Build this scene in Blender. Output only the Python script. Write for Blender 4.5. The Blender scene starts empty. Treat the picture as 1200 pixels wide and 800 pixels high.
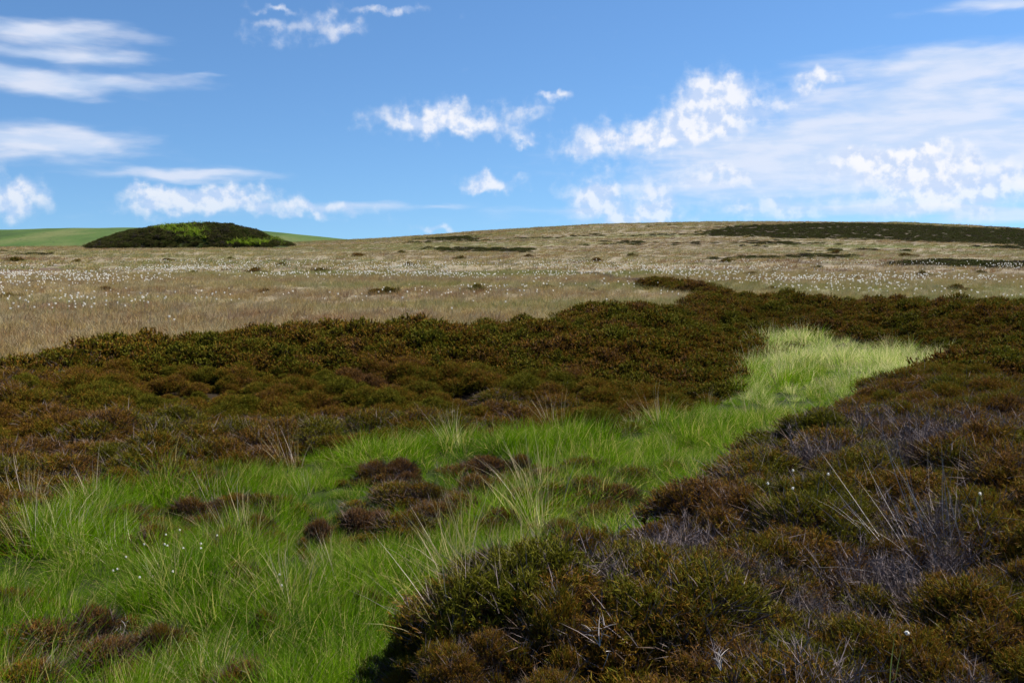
import bpy, math, random
import numpy as np
rng = np.random.default_rng(7)
random.seed(7)
R = math.radians
scene = bpy.context.scene
COL = scene.collection

# ------------------------------------------------------------------ camera
EYE = 2.6
F = 1178.0                         # focal length in photograph pixels (1200 wide)
PITCH = math.atan(112.0 / F)       # looking slightly down
cam_d = bpy.data.cameras.new('camera')
cam_d.sensor_width = 36.0
cam_d.lens = 36.0 * F / 1200.0
cam_d.clip_start = 0.05
cam_d.clip_end = 20000
cam = bpy.data.objects.new('camera', cam_d)
COL.objects.link(cam)
cam.location = (0, 0, EYE)
cam.rotation_euler = (math.pi / 2 - PITCH, 0, 0)
scene.camera = cam

# ------------------------------------------------------------------ light
SUN_EL, SUN_AZ = R(46), R(66)      # azimuth clockwise from the viewing direction (+Y)
SKY_STRENGTH = 0.05
sun_d = bpy.data.lights.new('sun', 'SUN')
sun_d.energy = 5.0
sun_d.angle = R(0.55)
sun_d.color = (1.0, 0.95, 0.87)
sun = bpy.data.objects.new('sun', sun_d)
COL.objects.link(sun)
sun.location = (60, 40, 80)
sun.rotation_euler = (math.pi / 2 - SUN_EL, 0, -SUN_AZ + math.pi)
scene.view_settings.view_transform = 'Standard'
scene.view_settings.look = 'None'
scene.view_settings.gamma = 1.0
scene.view_settings.exposure = 1.1
scene.view_settings.use_curve_mapping = False
scene.render.engine = 'CYCLES'
scene.cycles.use_denoising = True
scene.cycles.max_bounces = 4
scene.cycles.diffuse_bounces = 1
scene.cycles.transmission_bounces = 2
scene.cycles.transparent_max_bounces = 4
scene.cycles.use_adaptive_sampling = True
scene.cycles.adaptive_threshold = 0.02

def azel(u, v):
    """viewing direction of a photograph position as azimuth, elevation in degrees"""
    cx, cz = (u - 600) / F, (400 - v) / F
    y = math.cos(PITCH) + cz * math.sin(PITCH)
    z = cz * math.cos(PITCH) - math.sin(PITCH)
    return math.degrees(math.atan2(cx, y)), math.degrees(math.atan2(z, math.hypot(cx, y)))

class NT:
    """small node-tree builder"""
    def __init__(s, tree):
        s.t = tree; s.n = tree.nodes; s.l = tree.links
    def node(s, typ, **kw):
        n = s.n.new(typ)
        for k, v in kw.items():
            setattr(n, k, v)
        return n
    def put(s, sock, val):
        if hasattr(val, 'is_linked') or isinstance(val, bpy.types.NodeSocket):
            s.l.new(val, sock)
        else:
            sock.default_value = val
    def math(s, op, a, b=None, c=None, clamp=False):
        n = s.node('ShaderNodeMath', operation=op, use_clamp=clamp)
        s.put(n.inputs[0], a)
        if b is not None: s.put(n.inputs[1], b)
        if c is not None: s.put(n.inputs[2], c)
        return n.outputs[0]
    def vmath(s, op, a, b=None, scale=None):
        n = s.node('ShaderNodeVectorMath', operation=op)
        s.put(n.inputs[0], a)
        if b is not None: s.put(n.inputs[1], b)
        if scale is not None: s.put(n.inputs['Scale'], scale)
        return n.outputs['Value'] if op in ('DOT_PRODUCT', 'LENGTH') else n.outputs[0]
    def noise(s, vec, scale, detail=4, rough=0.5, dist=0.0, color=False, dim='3D'):
        n = s.node('ShaderNodeTexNoise', noise_dimensions=dim)
        s.put(n.inputs['Vector'], vec)
        n.inputs['Scale'].default_value = scale
        n.inputs['Detail'].default_value = detail
        n.inputs['Roughness'].default_value = rough
        n.inputs['Distortion'].default_value = dist
        return n.outputs['Color'] if color else n.outputs[0]
    def smooth(s, x, a, b, lo=0.0, hi=1.0):
        n = s.node('ShaderNodeMapRange', interpolation_type='SMOOTHSTEP')
        s.put(n.inputs['Value'], x)
        n.inputs['From Min'].default_value = a; n.inputs['From Max'].default_value = b
        n.inputs['To Min'].default_value = lo; n.inputs['To Max'].default_value = hi
        return n.outputs[0]
    def mix(s, f, a, b, blend='MIX'):
        n = s.node('ShaderNodeMix', data_type='RGBA', blend_type=blend)
        s.put(n.inputs[0], f)
        s.put(n.inputs[6], a if not isinstance(a, tuple) else (*a[:3], 1))
        s.put(n.inputs[7], b if not isinstance(b, tuple) else (*b[:3], 1))
        return n.outputs[2]
    def ramp(s, f, stops):
        n = s.node('ShaderNodeValToRGB')
        s.put(n.inputs[0], f)
        e = n.color_ramp.elements
        while len(e) < len(stops): e.new(0.5)
        for k, (p, c) in enumerate(stops):
            e[k].position = p; e[k].color = (*c, 1)
        return n.outputs[0]

# ------------------------------------------------------------------ sky with clouds
world = bpy.data.worlds.new('World')
scene.world = world
world.use_nodes = True
world.cycles.sampling_method = 'MANUAL'
world.cycles.sample_map_resolution = 512
w = NT(world.node_tree)
w.n.clear()
tc = w.node('ShaderNodeTexCoord')
sky = w.node('ShaderNodeTexSky', sky_type='NISHITA')
sky.sun_disc = False
sky.sun_elevation = SUN_EL
sky.sun_rotation = SUN_AZ
sky.altitude = 350
sky.air_density = 1.0
sky.dust_density = 0.1
sky.ozone_density = 3.0
# the yellowish veil low over the horizon is thinned: the air of this day was washed clean
lift = w.vmath('ADD', w.vmath('MULTIPLY', tc.outputs['Generated'], (1, 1, 1.0)), (0, 0, .09))
w.l.new(w.vmath('NORMALIZE', lift), sky.inputs['Vector'])
SKYCOL = w.vmath('MULTIPLY', sky.outputs[0], (.80, 1.08, 1.32))
sep = w.node('ShaderNodeSeparateXYZ')
w.l.new(tc.outputs['Generated'], sep.inputs[0])
az = w.math('MULTIPLY', w.math('ARCTAN2', sep.outputs[0], sep.outputs[1]), 57.29578)
el = w.math('MULTIPLY', w.math('ARCSINE', sep.outputs[2]), 57.29578)
cmb = w.node('ShaderNodeCombineXYZ')
w.l.new(az, cmb.inputs[0]); w.l.new(el, cmb.inputs[1])
P = cmb.outputs[0]
# ragged edges: the coordinate is stirred before the cloud bodies are laid out
puff_n = w.noise(P, 0.6, 5, 0.5, 0.0, color=True, dim='2D')
puff_off = w.vmath('SCALE', w.vmath('SUBTRACT', puff_n, (0.5, 0.5, 0.5)), scale=2.3)
Pp = w.vmath('ADD', P, puff_off)
Ps0 = w.vmath('MULTIPLY', P, (0.30, 1.3, 1.0))
streak_n = w.noise(Ps0, 0.45, 4, 0.5, 0.0, color=True, dim='2D')
streak_off = w.vmath('MULTIPLY', w.vmath('SUBTRACT', streak_n, (0.5, 0.5, 0.5)), (7.0, 1.5, 0.0))
Ps = w.vmath('ADD', P, streak_off)
def bodies(coord, items):
    tot = None
    for (u, v, ru, rv, s) in items:
        a, e = azel(u, v)
        kx, ky = 20.5 / ru, 20.5 / rv
        n = w.node('ShaderNodeVectorMath', operation='MULTIPLY_ADD')
        w.put(n.inputs[0], coord); n.inputs[1].default_value = (kx, ky, 0); n.inputs[2].default_value = (-a * kx, -e * ky, 0)
        g = w.math('POWER', 0.367879, w.vmath('DOT_PRODUCT', n.outputs[0], n.outputs[0]))
        tot = w.math('MULTIPLY_ADD', g, s, 0.0 if tot is None else tot)
    return tot
PUFFS = [(840, 114, 40, 27, 1.35), (826, 145, 46, 26, .95), (735, 163, 60, 17, 1.1), (680, 180, 40, 10, .5), (705, 228, 38, 24, 1.1), (770, 235, 22, 26, .6),
         (735, 256, 60, 10, .7), (1095, 188, 36, 12, 1.0), (1020, 192, 60, 16, .85), (1130, 222, 95, 26, 1.1), (960, 98, 26, 10, .9), (920, 125, 30, 10, .5),
         (840, 205, 50, 10, .75), (900, 245, 90, 16, .6), (525, 141, 82, 17, 1.15), (572, 214, 32, 12, 1.0), (185, 240, 42, 18, .95), (262, 232, 62, 15, 1.0),
         (370, 246, 70, 8, .7), (12, 232, 32, 24, 1.1), (508, 269, 24, 8, .6), (322, 38, 48, 11, .46), (400, 31, 38, 13, .56), (165, 222, 20, 6, .6),
         (645, 115, 22, 7, .8), (325, 11, 24, 6, .7), (455, 10, 50, 6, .55), (610, 161, 20, 6, .5), (620, 130, 20, 6, .3)]
STREAKS = [(50, 34, 100, 12, 1.0), (60, 62, 95, 9, .9), (50, 95, 130, 11, 1.1), (50, 168, 110, 19, 1.2), (215, 206, 80, 6, 1.0),
           (980, 165, 220, 26, 1.0), (1120, 108, 170, 30, .95), (960, 195, 200, 24, .8), (1130, 68, 150, 16, .75), (1180, 4, 70, 8, 1.0),
           (1130, 250, 130, 7, 1.0), (390, 245, 80, 6, .6), (510, 241, 40, 3, .5), (660, 247, 60, 4, .5), (240, 96, 30, 4, .4), (1190, 190, 100, 40, .6), (880, 225, 190, 26, .38), (600, 255, 700, 16, .18), (1000, 235, 200, 26, .25)]
d_p = bodies(Pp, PUFFS)
d_s = bodies(Ps, STREAKS)
# the rest of the sky, away from the clouds laid out above, carries the same sort of cloud
outside = w.math('MAXIMUM', w.smooth(w.math('ABSOLUTE', az), 31, 40), w.smooth(el, 17, 25))
far_s = w.smooth(w.noise(w.vmath('MULTIPLY', tc.outputs['Generated'], (2.4, 2.4, 5.5)), 1.3, 3, 0.55), 0.56, 0.74)
d_s = w.math('ADD', d_s, w.math('MULTIPLY', far_s, outside))
fine_p = w.noise(P, 1.0, 5, 0.55, dim='2D')
fine_s = w.noise(w.vmath('ADD', Ps0, w.vmath('SCALE', streak_off, scale=.12)), 1.1, 5, 0.5, dim='2D')
a_p = w.smooth(w.math('ADD', d_p, w.math('MULTIPLY', w.math('SUBTRACT', fine_p, 0.5), 0.62)), 0.12, 1.0)
a_s = w.math('MULTIPLY', w.smooth(w.math('ADD', d_s, w.math('MULTIPLY', w.math('SUBTRACT', fine_s, 0.5), 0.55)), 0.12, 1.05), 0.80)
# relief of the puffs: the same noise a little further along towards the light
lit = w.noise(w.vmath('ADD', P, (-0.28, -0.40, 0)), 1.0, 4, 0.5, dim='2D')
rel = w.smooth(w.math('SUBTRACT', fine_p, lit), -0.16, 0.14)
c_p = w.mix(rel, (5.7, 6.8, 9.0), (9.2, 9.2, 9.5))
c_s = w.mix(w.smooth(fine_s, 0.3, 0.7), (6.2, 7.2, 9.0), (7.9, 8.2, 9.2))
# cloud bases low over the moor sink into the blue of the air
low = w.smooth(el, 0.3, 5.0, 0.66, 1.0)
col = w.mix(w.math('MULTIPLY', a_s, low), SKYCOL, c_s)
col = w.mix(w.math('MULTIPLY', w.math('MULTIPLY', a_p, low), 0.88), col, c_p)
bg = w.node('ShaderNodeBackground')
bg.inputs['Strength'].default_value = SKY_STRENGTH
w.l.new(col, bg.inputs['Color'])
wo = w.node('ShaderNodeOutputWorld')
w.l.new(bg.outputs[0], wo.inputs['Surface'])

# ------------------------------------------------------------------ small numeric helpers
def smooth(x, a, b):
    t = np.clip((np.asarray(x, float) - a) / (b - a), 0, 1)
    return t * t * (3 - 2 * t)

_perm = np.random.default_rng(3).random((256, 256))
def vnoise(x, y):
    x = np.asarray(x, float); y = np.asarray(y, float)
    xi = np.floor(x).astype(int); yi = np.floor(y).astype(int)
    fx = x - xi; fy = y - yi
    fx = fx * fx * (3 - 2 * fx); fy = fy * fy * (3 - 2 * fy)
    a = _perm[xi & 255, yi & 255]; b = _perm[(xi + 1) & 255, yi & 255]
    c = _perm[xi & 255, (yi + 1) & 255]; d = _perm[(xi + 1) & 255, (yi + 1) & 255]
    return (a * (1 - fx) + b * fx) * (1 - fy) + (c * (1 - fx) + d * fx) * fy
def fbm(x, y, sc, n=3):
    t = 0; amp = 1; s = 0
    for k in range(n):
        t = t + amp * (vnoise(np.asarray(x) / sc + 17.3 * k, np.asarray(y) / sc + 5.1 * k) - .5)
        s += amp; amp *= .5; sc /= 2.03
    return t / s * 2      # about -1..1

def inside(px, py, poly):
    px = np.asarray(px, float); py = np.asarray(py, float)
    res = np.zeros(px.shape, bool)
    n = len(poly)
    for i in range(n):
        x0, y0 = poly[i]; x1, y1 = poly[(i + 1) % n]
        if y0 == y1: continue
        c = ((y0 > py) != (y1 > py)) & (px < (x1 - x0) * (py - y0) / (y1 - y0) + x0)
        res ^= c
    return res
def dist_line(px, py, line):
    best = np.full(np.shape(px), 1e9)
    for (x0, y0), (x1, y1) in zip(line[:-1], line[1:]):
        dx, dy = x1 - x0, y1 - y0
        t = np.clip(((px - x0) * dx + (py - y0) * dy) / (dx * dx + dy * dy + 1e-9), 0, 1)
        best = np.minimum(best, np.hypot(px - x0 - t * dx, py - y0 - t * dy))
    return best

def ray(u, v):
    cx, cz = (u - 600) / F, (400 - v) / F
    return cx, math.cos(PITCH) + cz * math.sin(PITCH), cz * math.cos(PITCH) - math.sin(PITCH)
def flat(u, v, z):
    """where the line of sight through a photograph position meets the level z"""
    x, y, dz = ray(u, v)
    t = (z - EYE) / dz
    return (x * t, y * t)
def project(x, y, z):
    z = z - EYE
    f = y * math.cos(PITCH) - z * math.sin(PITCH)
    h = y * math.sin(PITCH) + z * math.cos(PITCH)
    f = np.maximum(f, 1e-3)
    return 600 + F * x / f, 400 - F * h / f

# ------------------------------------------------------------------ plan of the moor
FLOOR_V = 0.12
foot_left = [(-14.0, 3.0), (-8.5, 7.6)] + [flat(u, v, FLOOR_V + .36 * min(1, max(0, (470 - v) / 70))) for u, v in
    [(0, 626), (60, 582), (130, 563), (200, 554), (300, 535), (400, 521), (470, 515), (600, 499), (700, 494), (790, 480), (835, 456), (872, 430), (890, 408),
     (893, 396), (930, 389), (990, 390), (1050, 399), (1108, 409), (1130, 414)]]
crest = [flat(u, v, 0.85) for u, v in [(1150, 404), (1110, 411), (1060, 430), (1008, 458), (962, 486), (895, 538), (828, 566), (760, 592), (700, 622), (650, 648), (600, 655), (550, 665), (515, 700)]]
crest += [(-.05, 4.3), (.25, 3.6), (.30, 2.4), (-.6, .6), (-4.0, -1.0)]
def offset(line, d):
    out = []
    for i, (x, y) in enumerate(line):
        x0, y0 = line[max(i - 1, 0)]; x1, y1 = line[min(i + 1, len(line) - 1)]
        tx, ty = x1 - x0, y1 - y0
        l = math.hypot(tx, ty) or 1
        dd = d * min(1.0, .45 + 0.09 * math.hypot(x, y))
        out.append((x + ty / l * dd, y - tx / l * dd))
    return out
foot_right = offset(crest, 0.62)
foot_right = [(x, y) for x, y in foot_right]
FLOORP = foot_left + foot_right + [(-14, -1.0)]
plain_edge = [flat(u, v, 0.92) for u, v in
    [(-220, 440), (-100, 428), (0, 419), (70, 405), (140, 396), (280, 389), (400, 383), (520, 380), (640, 371), (700, 364), (770, 362), (815, 358), (838, 350), (870, 348), (930, 352), (1000, 356), (1080, 355), (1200, 353), (1300, 354), (1460, 358)]]
ditch = [flat(u, v, 0.95) for u, v in [(860, 352), (830, 342), (800, 337), (760, 331), (720, 325), (690, 321)]]

CX = [-900, -420, -230, -150, -103, -57, -15, 38, 88, 172, 229, 330, 500, 1200]
CZ = [-3.0, -2.0, -1.2, -.6, .9, 3.0, 6.0, 8.6, 9.8, 9.9, 7.0, 4.0, 1.0, -3.0]
def height(x, y):
    x = np.asarray(x, float); y = np.asarray(y, float)
    d = np.hypot(x, y)
    yy = np.maximum(y, 0)
    top = .50 + .20 * smooth(yy, 10, 26) + 1.45 * np.clip((yy - 22) / 160, 0, 1.3)
    crestz = EYE + np.interp(x * 450 / np.maximum(yy, 60), CX, CZ)
    k = smooth(yy, 120, 450)
    z = top + (crestz - top) * k
    z = z - smooth(d, 460, 1400) * 26
    und = fbm(x, y, 14, 3) * .10 * smooth(d, 20, 60) + fbm(x + 91, y, 60, 3) * .55 * smooth(yy, 130, 330)
    z = z + und
    near = d < 60
    if np.any(near):
        xn, yn = x[near], y[near]
        inF = inside(xn, yn, FLOORP)
        dl = dist_line(xn, yn, foot_left); dr = dist_line(xn, yn, foot_right)
        rightside = dr < dl
        wl = 6.4 - 3.4 * smooth(yn, 15, 24)
        wr = .50 * np.clip(.6 + .08 * np.hypot(xn, yn), .8, 2.6)
        s = np.where(rightside, smooth(dr, 0, wr), np.clip(dl / wl, 0, 1) ** .8 * .6 + .4 * smooth(dl, 0, wl))
        s = np.where(inF, 0, s)
        fl = -.10 + .030 * np.clip(yn - 15, 0, 12) + fbm(xn, yn, 1.6, 2) * .07
        fl = fl + .10 * (1 - smooth(np.minimum(dl, dr), 0, 1.2)) * inF
        lump = fbm(xn + 40, yn, 2.2, 3) * .10 * s
        rise = np.where(rightside, .06 - .05 * smooth(np.hypot(xn, yn), 7, 16) + np.clip(.055 * (dr - .6), 0, .3) * (1 - smooth(np.hypot(xn, yn), 9, 17)), 0)
        base = z[near] + rise
        z[near] = fl + (base - fl) * s + lump
    return z
def hat(u, v, dz=0.0):
    """point of the terrain (raised by dz) seen at a photograph position"""
    x, y, z = ray(u, v)
    lo = 2.0
    ts = np.concatenate([np.linspace(2.5, 60, 1200), np.linspace(60.5, 600, 900)])
    hz = height(x * ts, y * ts) + dz
    below = EYE + z * ts < hz
    i = int(np.argmax(below)) if below.any() else len(ts) - 1
    t = ts[i]
    return np.array([x * t, y * t, float(hz[i])])

def zones(x, y):
    """0..1 shares of valley grass, heather and bog for plan positions"""
    d = np.hypot(x, y)
    jx = x + fbm(x, y, 1.3, 2) * .35; jy = y + fbm(x + 9, y + 33, 1.3, 2) * .45
    g = inside(jx, jy, FLOORP)
    # plain begins beyond plain_edge
    pe = np.array(plain_edge)
    angle = np.arctan2(x, np.maximum(y, .01))
    pa = np.arctan2(pe[:, 0], pe[:, 1]); pd = np.hypot(pe[:, 0], pe[:, 1])
    edge = np.interp(angle, pa, pd)
    jd = d * (1 + fbm(x, y, 3.0, 3) * .07)
    plain = (jd > edge) & (y > 0)
    dd = dist_line(x, y, ditch)
    plain &= ~(dd < .75 + .7 * fbm(x, y, 2.0, 2))
    h = ~g & ~plain
    return g, h, plain & ~g

# ------------------------------------------------------------------ mesh and material helpers
def to_mesh(name, V, faces, attrs=None, mats=(), smooth_shade=False):
    """faces: list of (k, int array n*k) blocks"""
    me = bpy.data.meshes.new(name)
    V = np.asarray(V, np.float32)
    me.vertices.add(len(V)); me.vertices.foreach_set('co', V.ravel())
    loops = np.concatenate([f.ravel() for f in faces]).astype(np.int32)
    sizes = np.concatenate([np.full(len(f), f.shape[1]) for f in faces]).astype(np.int32)
    starts = np.concatenate([[0], np.cumsum(sizes)[:-1]]).astype(np.int32)
    me.loops.add(len(loops)); me.loops.foreach_set('vertex_index', loops)
    me.polygons.add(len(sizes)); me.polygons.foreach_set('loop_start', starts)
    me.polygons.foreach_set('use_smooth', np.full(len(sizes), smooth_shade))
    for k, a in (attrs or {}).items():
        at = me.attributes.new(k, 'FLOAT', 'POINT')
        at.data.foreach_set('value', np.asarray(a, np.float32))
    for m in mats: me.materials.append(m)
    me.update(calc_edges=True)
    return me

class Bag:
    """collects blades and twigs as arrays"""
    def __init__(s): s.V = []; s.F = []; s.A = []; s.n = 0
    def strips(s, base, direc, length, width, segs=3, droop=0.0, droopdir=None, rnd=None, taper=1.5, tip0=0.0, tip1=1.0):
        """many tapered strips at once: base n*3, direc n*3 unit"""
        n = len(base)
        t = np.linspace(0, 1, segs + 1)
        L = np.broadcast_to(length, (n,)); W = np.broadcast_to(width, (n,)); D = np.broadcast_to(droop, (n,))
        if droopdir is None:
            h = direc.copy(); h[:, 2] = 0
            droopdir = h / (np.linalg.norm(h, axis=1, keepdims=True) + 1e-6) * .8 + np.array([0, 0, -.6])
        P = base[:, None] + direc[:, None] * (L[:, None] * t)[..., None] + droopdir[:, None] * ((D * L)[:, None] * t ** 2.2)[..., None]
        a = rng.normal(size=(n, 3)); side = np.cross(direc, a); side /= np.linalg.norm(side, axis=1, keepdims=True) + 1e-9
        wv = W[:, None] * (1 - t ** taper) * .5
        wv[:, -1] = 0
        A = P[:, :-1] + side[:, None] * wv[:, :-1, None]
        B = P[:, :-1] - side[:, None] * wv[:, :-1, None]
        per = 2 * segs + 1
        V = np.empty((n, per, 3)); V[:, 0:2 * segs:2] = A; V[:, 1:2 * segs:2] = B; V[:, -1] = P[:, -1]
        tip = np.empty((n, per)); tip[:, 0:2 * segs:2] = t[:-1]; tip[:, 1:2 * segs:2] = t[:-1]; tip[:, -1] = 1
        tip = tip0 + (tip1 - tip0) * tip
        r = rng.random(n) if rnd is None else rnd
        off = s.n + np.arange(n)[:, None] * per
        for k in range(segs - 1):
            s.F.append(np.stack([off[:, 0] + 2 * k, off[:, 0] + 2 * k + 1, off[:, 0] + 2 * k + 3, off[:, 0] + 2 * k + 2], 1))
        s.F.append(np.stack([off[:, 0] + 2 * segs - 2, off[:, 0] + 2 * segs - 1, off[:, 0] + 2 * segs], 1))
        s.V.append(V.reshape(-1, 3)); s.A.append(np.stack([tip.ravel(), np.repeat(r, per)], 1)); s.n += n * per
        return P
    def mesh(s, name, mat):
        V = np.concatenate(s.V); A = np.concatenate(s.A)
        q = [f for f in s.F if f.shape[1] == 4]; t = [f for f in s.F if f.shape[1] == 3]
        blocks = ([np.concatenate(q)] if q else []) + ([np.concatenate(t)] if t else [])
        return to_mesh(name, V, blocks, {'tip': A[:, 0], 'rnd': A[:, 1]}, [mat])

def new_mat(name):
    m = bpy.data.materials.new(name); m.use_nodes = True
    t = NT(m.node_tree); t.n.clear()
    return m, t
def attr(t, name): return t.node('ShaderNodeAttribute', attribute_name=name).outputs['Fac']
def leafy(t, color, trans=0.35, rough=0.6, tcol=None):
    d = t.node('ShaderNodeBsdfPrincipled')
    t.put(d.inputs['Base Color'], color)
    d.inputs['Roughness'].default_value = rough
    d.inputs['Specular IOR Level'].default_value = 0.06
    tr = t.node('ShaderNodeBsdfTranslucent')
    t.put(tr.inputs['Color'], tcol if tcol is not None else color)
    mx = t.node('ShaderNodeMixShader'); mx.inputs[0].default_value = trans
    t.l.new(d.outputs[0], mx.inputs[1]); t.l.new(tr.outputs[0], mx.inputs[2])
    o = t.node('ShaderNodeOutputMaterial'); t.l.new(mx.outputs[0], o.inputs['Surface'])
def matte(t, color, rough=0.9, bump=None):
    d = t.node('ShaderNodeBsdfPrincipled')
    t.put(d.inputs['Base Color'], color)
    d.inputs['Roughness'].default_value = rough
    d.inputs['Specular IOR Level'].default_value = 0.1
    if bump is not None:
        b = t.node('ShaderNodeBump'); b.inputs['Strength'].default_value = bump[1]; b.inputs['Distance'].default_value = bump[2]
        t.l.new(bump[0], b.inputs['Height']); t.l.new(b.outputs[0], d.inputs['Normal'])
    o = t.node('ShaderNodeOutputMaterial'); t.l.new(d.outputs[0], o.inputs['Surface'])

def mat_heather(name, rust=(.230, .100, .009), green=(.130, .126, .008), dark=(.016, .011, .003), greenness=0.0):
    m, t = new_mat(name)
    geo = t.node('ShaderNodeNewGeometry'); oi = t.node('ShaderNodeObjectInfo')
    patch = t.noise(geo.outputs['Position'], 1.1, 3, .6)
    k = t.math('ADD', t.math('MULTIPLY', t.math('SUBTRACT', patch, .5), 2.2), t.math('MULTIPLY', t.math('SUBTRACT', oi.outputs['Random'], .5), .8))
    k = t.math('ADD', k, t.math('MULTIPLY', t.math('SUBTRACT', attr(t, 'rnd'), .5), .9))
    k = t.math('ADD', k, .5 - greenness, clamp=True)
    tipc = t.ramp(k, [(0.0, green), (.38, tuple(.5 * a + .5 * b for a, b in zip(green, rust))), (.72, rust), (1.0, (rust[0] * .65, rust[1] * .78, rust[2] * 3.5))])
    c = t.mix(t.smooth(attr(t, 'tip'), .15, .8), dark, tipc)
    leafy(t, c, .18, .8)
    return m
def mat_grass(name, lo, hi, straw, straw_from, patchscale=.7, trans=.48):
    m, t = new_mat(name)
    geo = t.node('ShaderNodeNewGeometry'); oi = t.node('ShaderNodeObjectInfo')
    patch = t.noise(geo.outputs['Position'], patchscale, 2, .5)
    k = t.math('ADD', t.math('MULTIPLY', attr(t, 'rnd'), .45), t.math('MULTIPLY', t.math('SUBTRACT', patch, .28), 1.25), clamp=True)
    g = t.mix(k, lo, hi)
    s = t.math('ADD', attr(t, 'rnd'), t.math('MULTIPLY', t.math('SUBTRACT', oi.outputs['Random'], .5), .3))
    s = t.math('ADD', s, t.math('MULTIPLY', t.math('SUBTRACT', attr(t, 'tip'), .5), .18))
    c = t.mix(t.smooth(s, straw_from - .08, straw_from + .08), g, straw)
    leafy(t, c, trans, .6, t.vmath('MULTIPLY', c, (1.22, 1.26, .9)))
    return m
def mat_plain(name, c, rough=.8, trans=0.0, vary=.35):
    m, t = new_mat(name)
    v = t.math('ADD', t.math('MULTIPLY', attr(t, 'rnd'), vary * 2), 1 - vary)
    cc = t.vmath('SCALE', c, scale=v)
    if trans: leafy(t, cc, trans, rough)
    else: matte(t, cc, rough)
    return m

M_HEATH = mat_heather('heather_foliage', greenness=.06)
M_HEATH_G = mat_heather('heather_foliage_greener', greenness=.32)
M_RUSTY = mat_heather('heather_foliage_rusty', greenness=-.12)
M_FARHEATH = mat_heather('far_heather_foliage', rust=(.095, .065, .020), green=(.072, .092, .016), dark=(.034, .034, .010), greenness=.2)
M_WOOD = mat_plain('heather_stem', (.075, .050, .038))
M_DEAD = mat_plain('dead_heather_twig', (.150, .118, .112), vary=.45)
M_BLEACH = mat_plain('bleached_branch', (.36, .32, .29), vary=.2)
M_GRASS = mat_grass('valley_grass', (.026, .076, .002), (.158, .268, .004), (.40, .33, .13), .88)
M_GRASSPALE = mat_grass('pale_grass', (.10, .19, .012), (.23, .33, .045), (.56, .49, .31), .55)
M_STRAW = mat_grass('straw_stalk', (.34, .27, .13), (.52, .43, .26), (.50, .40, .33), .7, trans=.25)
def mat_sedge(name, lo, hi, green, rusty):
    m, t = new_mat(name)
    pos = t.node('ShaderNodeNewGeometry').outputs['Position']; oi = t.node('ShaderNodeObjectInfo')
    n1 = t.noise(pos, .35, 3, .6); n2 = t.noise(t.vmath('MULTIPLY', t.vmath('ADD', pos, (40, 9, 0)), (.28, 1, 1)), .085, 4, .6)
    k = t.math('ADD', t.math('MULTIPLY', attr(t, 'rnd'), .7), t.math('SUBTRACT', n1, .35), clamp=True)
    c = t.mix(k, lo, hi)
    gsel = t.math('ADD', t.math('ADD', n2, t.math('MULTIPLY', attr(t, 'rnd'), .22)), t.math('MULTIPLY', oi.outputs['Random'], .16))
    c = t.mix(t.smooth(gsel, .68, .82), c, green)
    rsel = t.math('ADD', t.math('SUBTRACT', 1.0, n2), t.math('MULTIPLY', oi.outputs['Random'], .22))
    c = t.mix(t.smooth(rsel, .62, .78), c, rusty)
    leafy(t, c, .3, .6)
    return m
M_BOG = mat_sedge('bog_sedge', (.215, .158, .052), (.44, .325, .132), (.19, .20, .055), (.23, .130, .06))
M_BOGG = mat_sedge('bog_sedge_grey', (.24, .193, .092), (.43, .36, .205), (.19, .20, .075), (.22, .155, .10))
M_COTTON = mat_plain('cotton_head', (.92, .89, .80), .9, .5, vary=.06)
M_CSTEM = mat_plain('cotton_stem', (.14, .19, .05), .7, .2)
M_HILLG = mat_grass('bracken', (.065, .105, .012), (.155, .215, .02), (.16, .15, .04), .85, .5)

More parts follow.
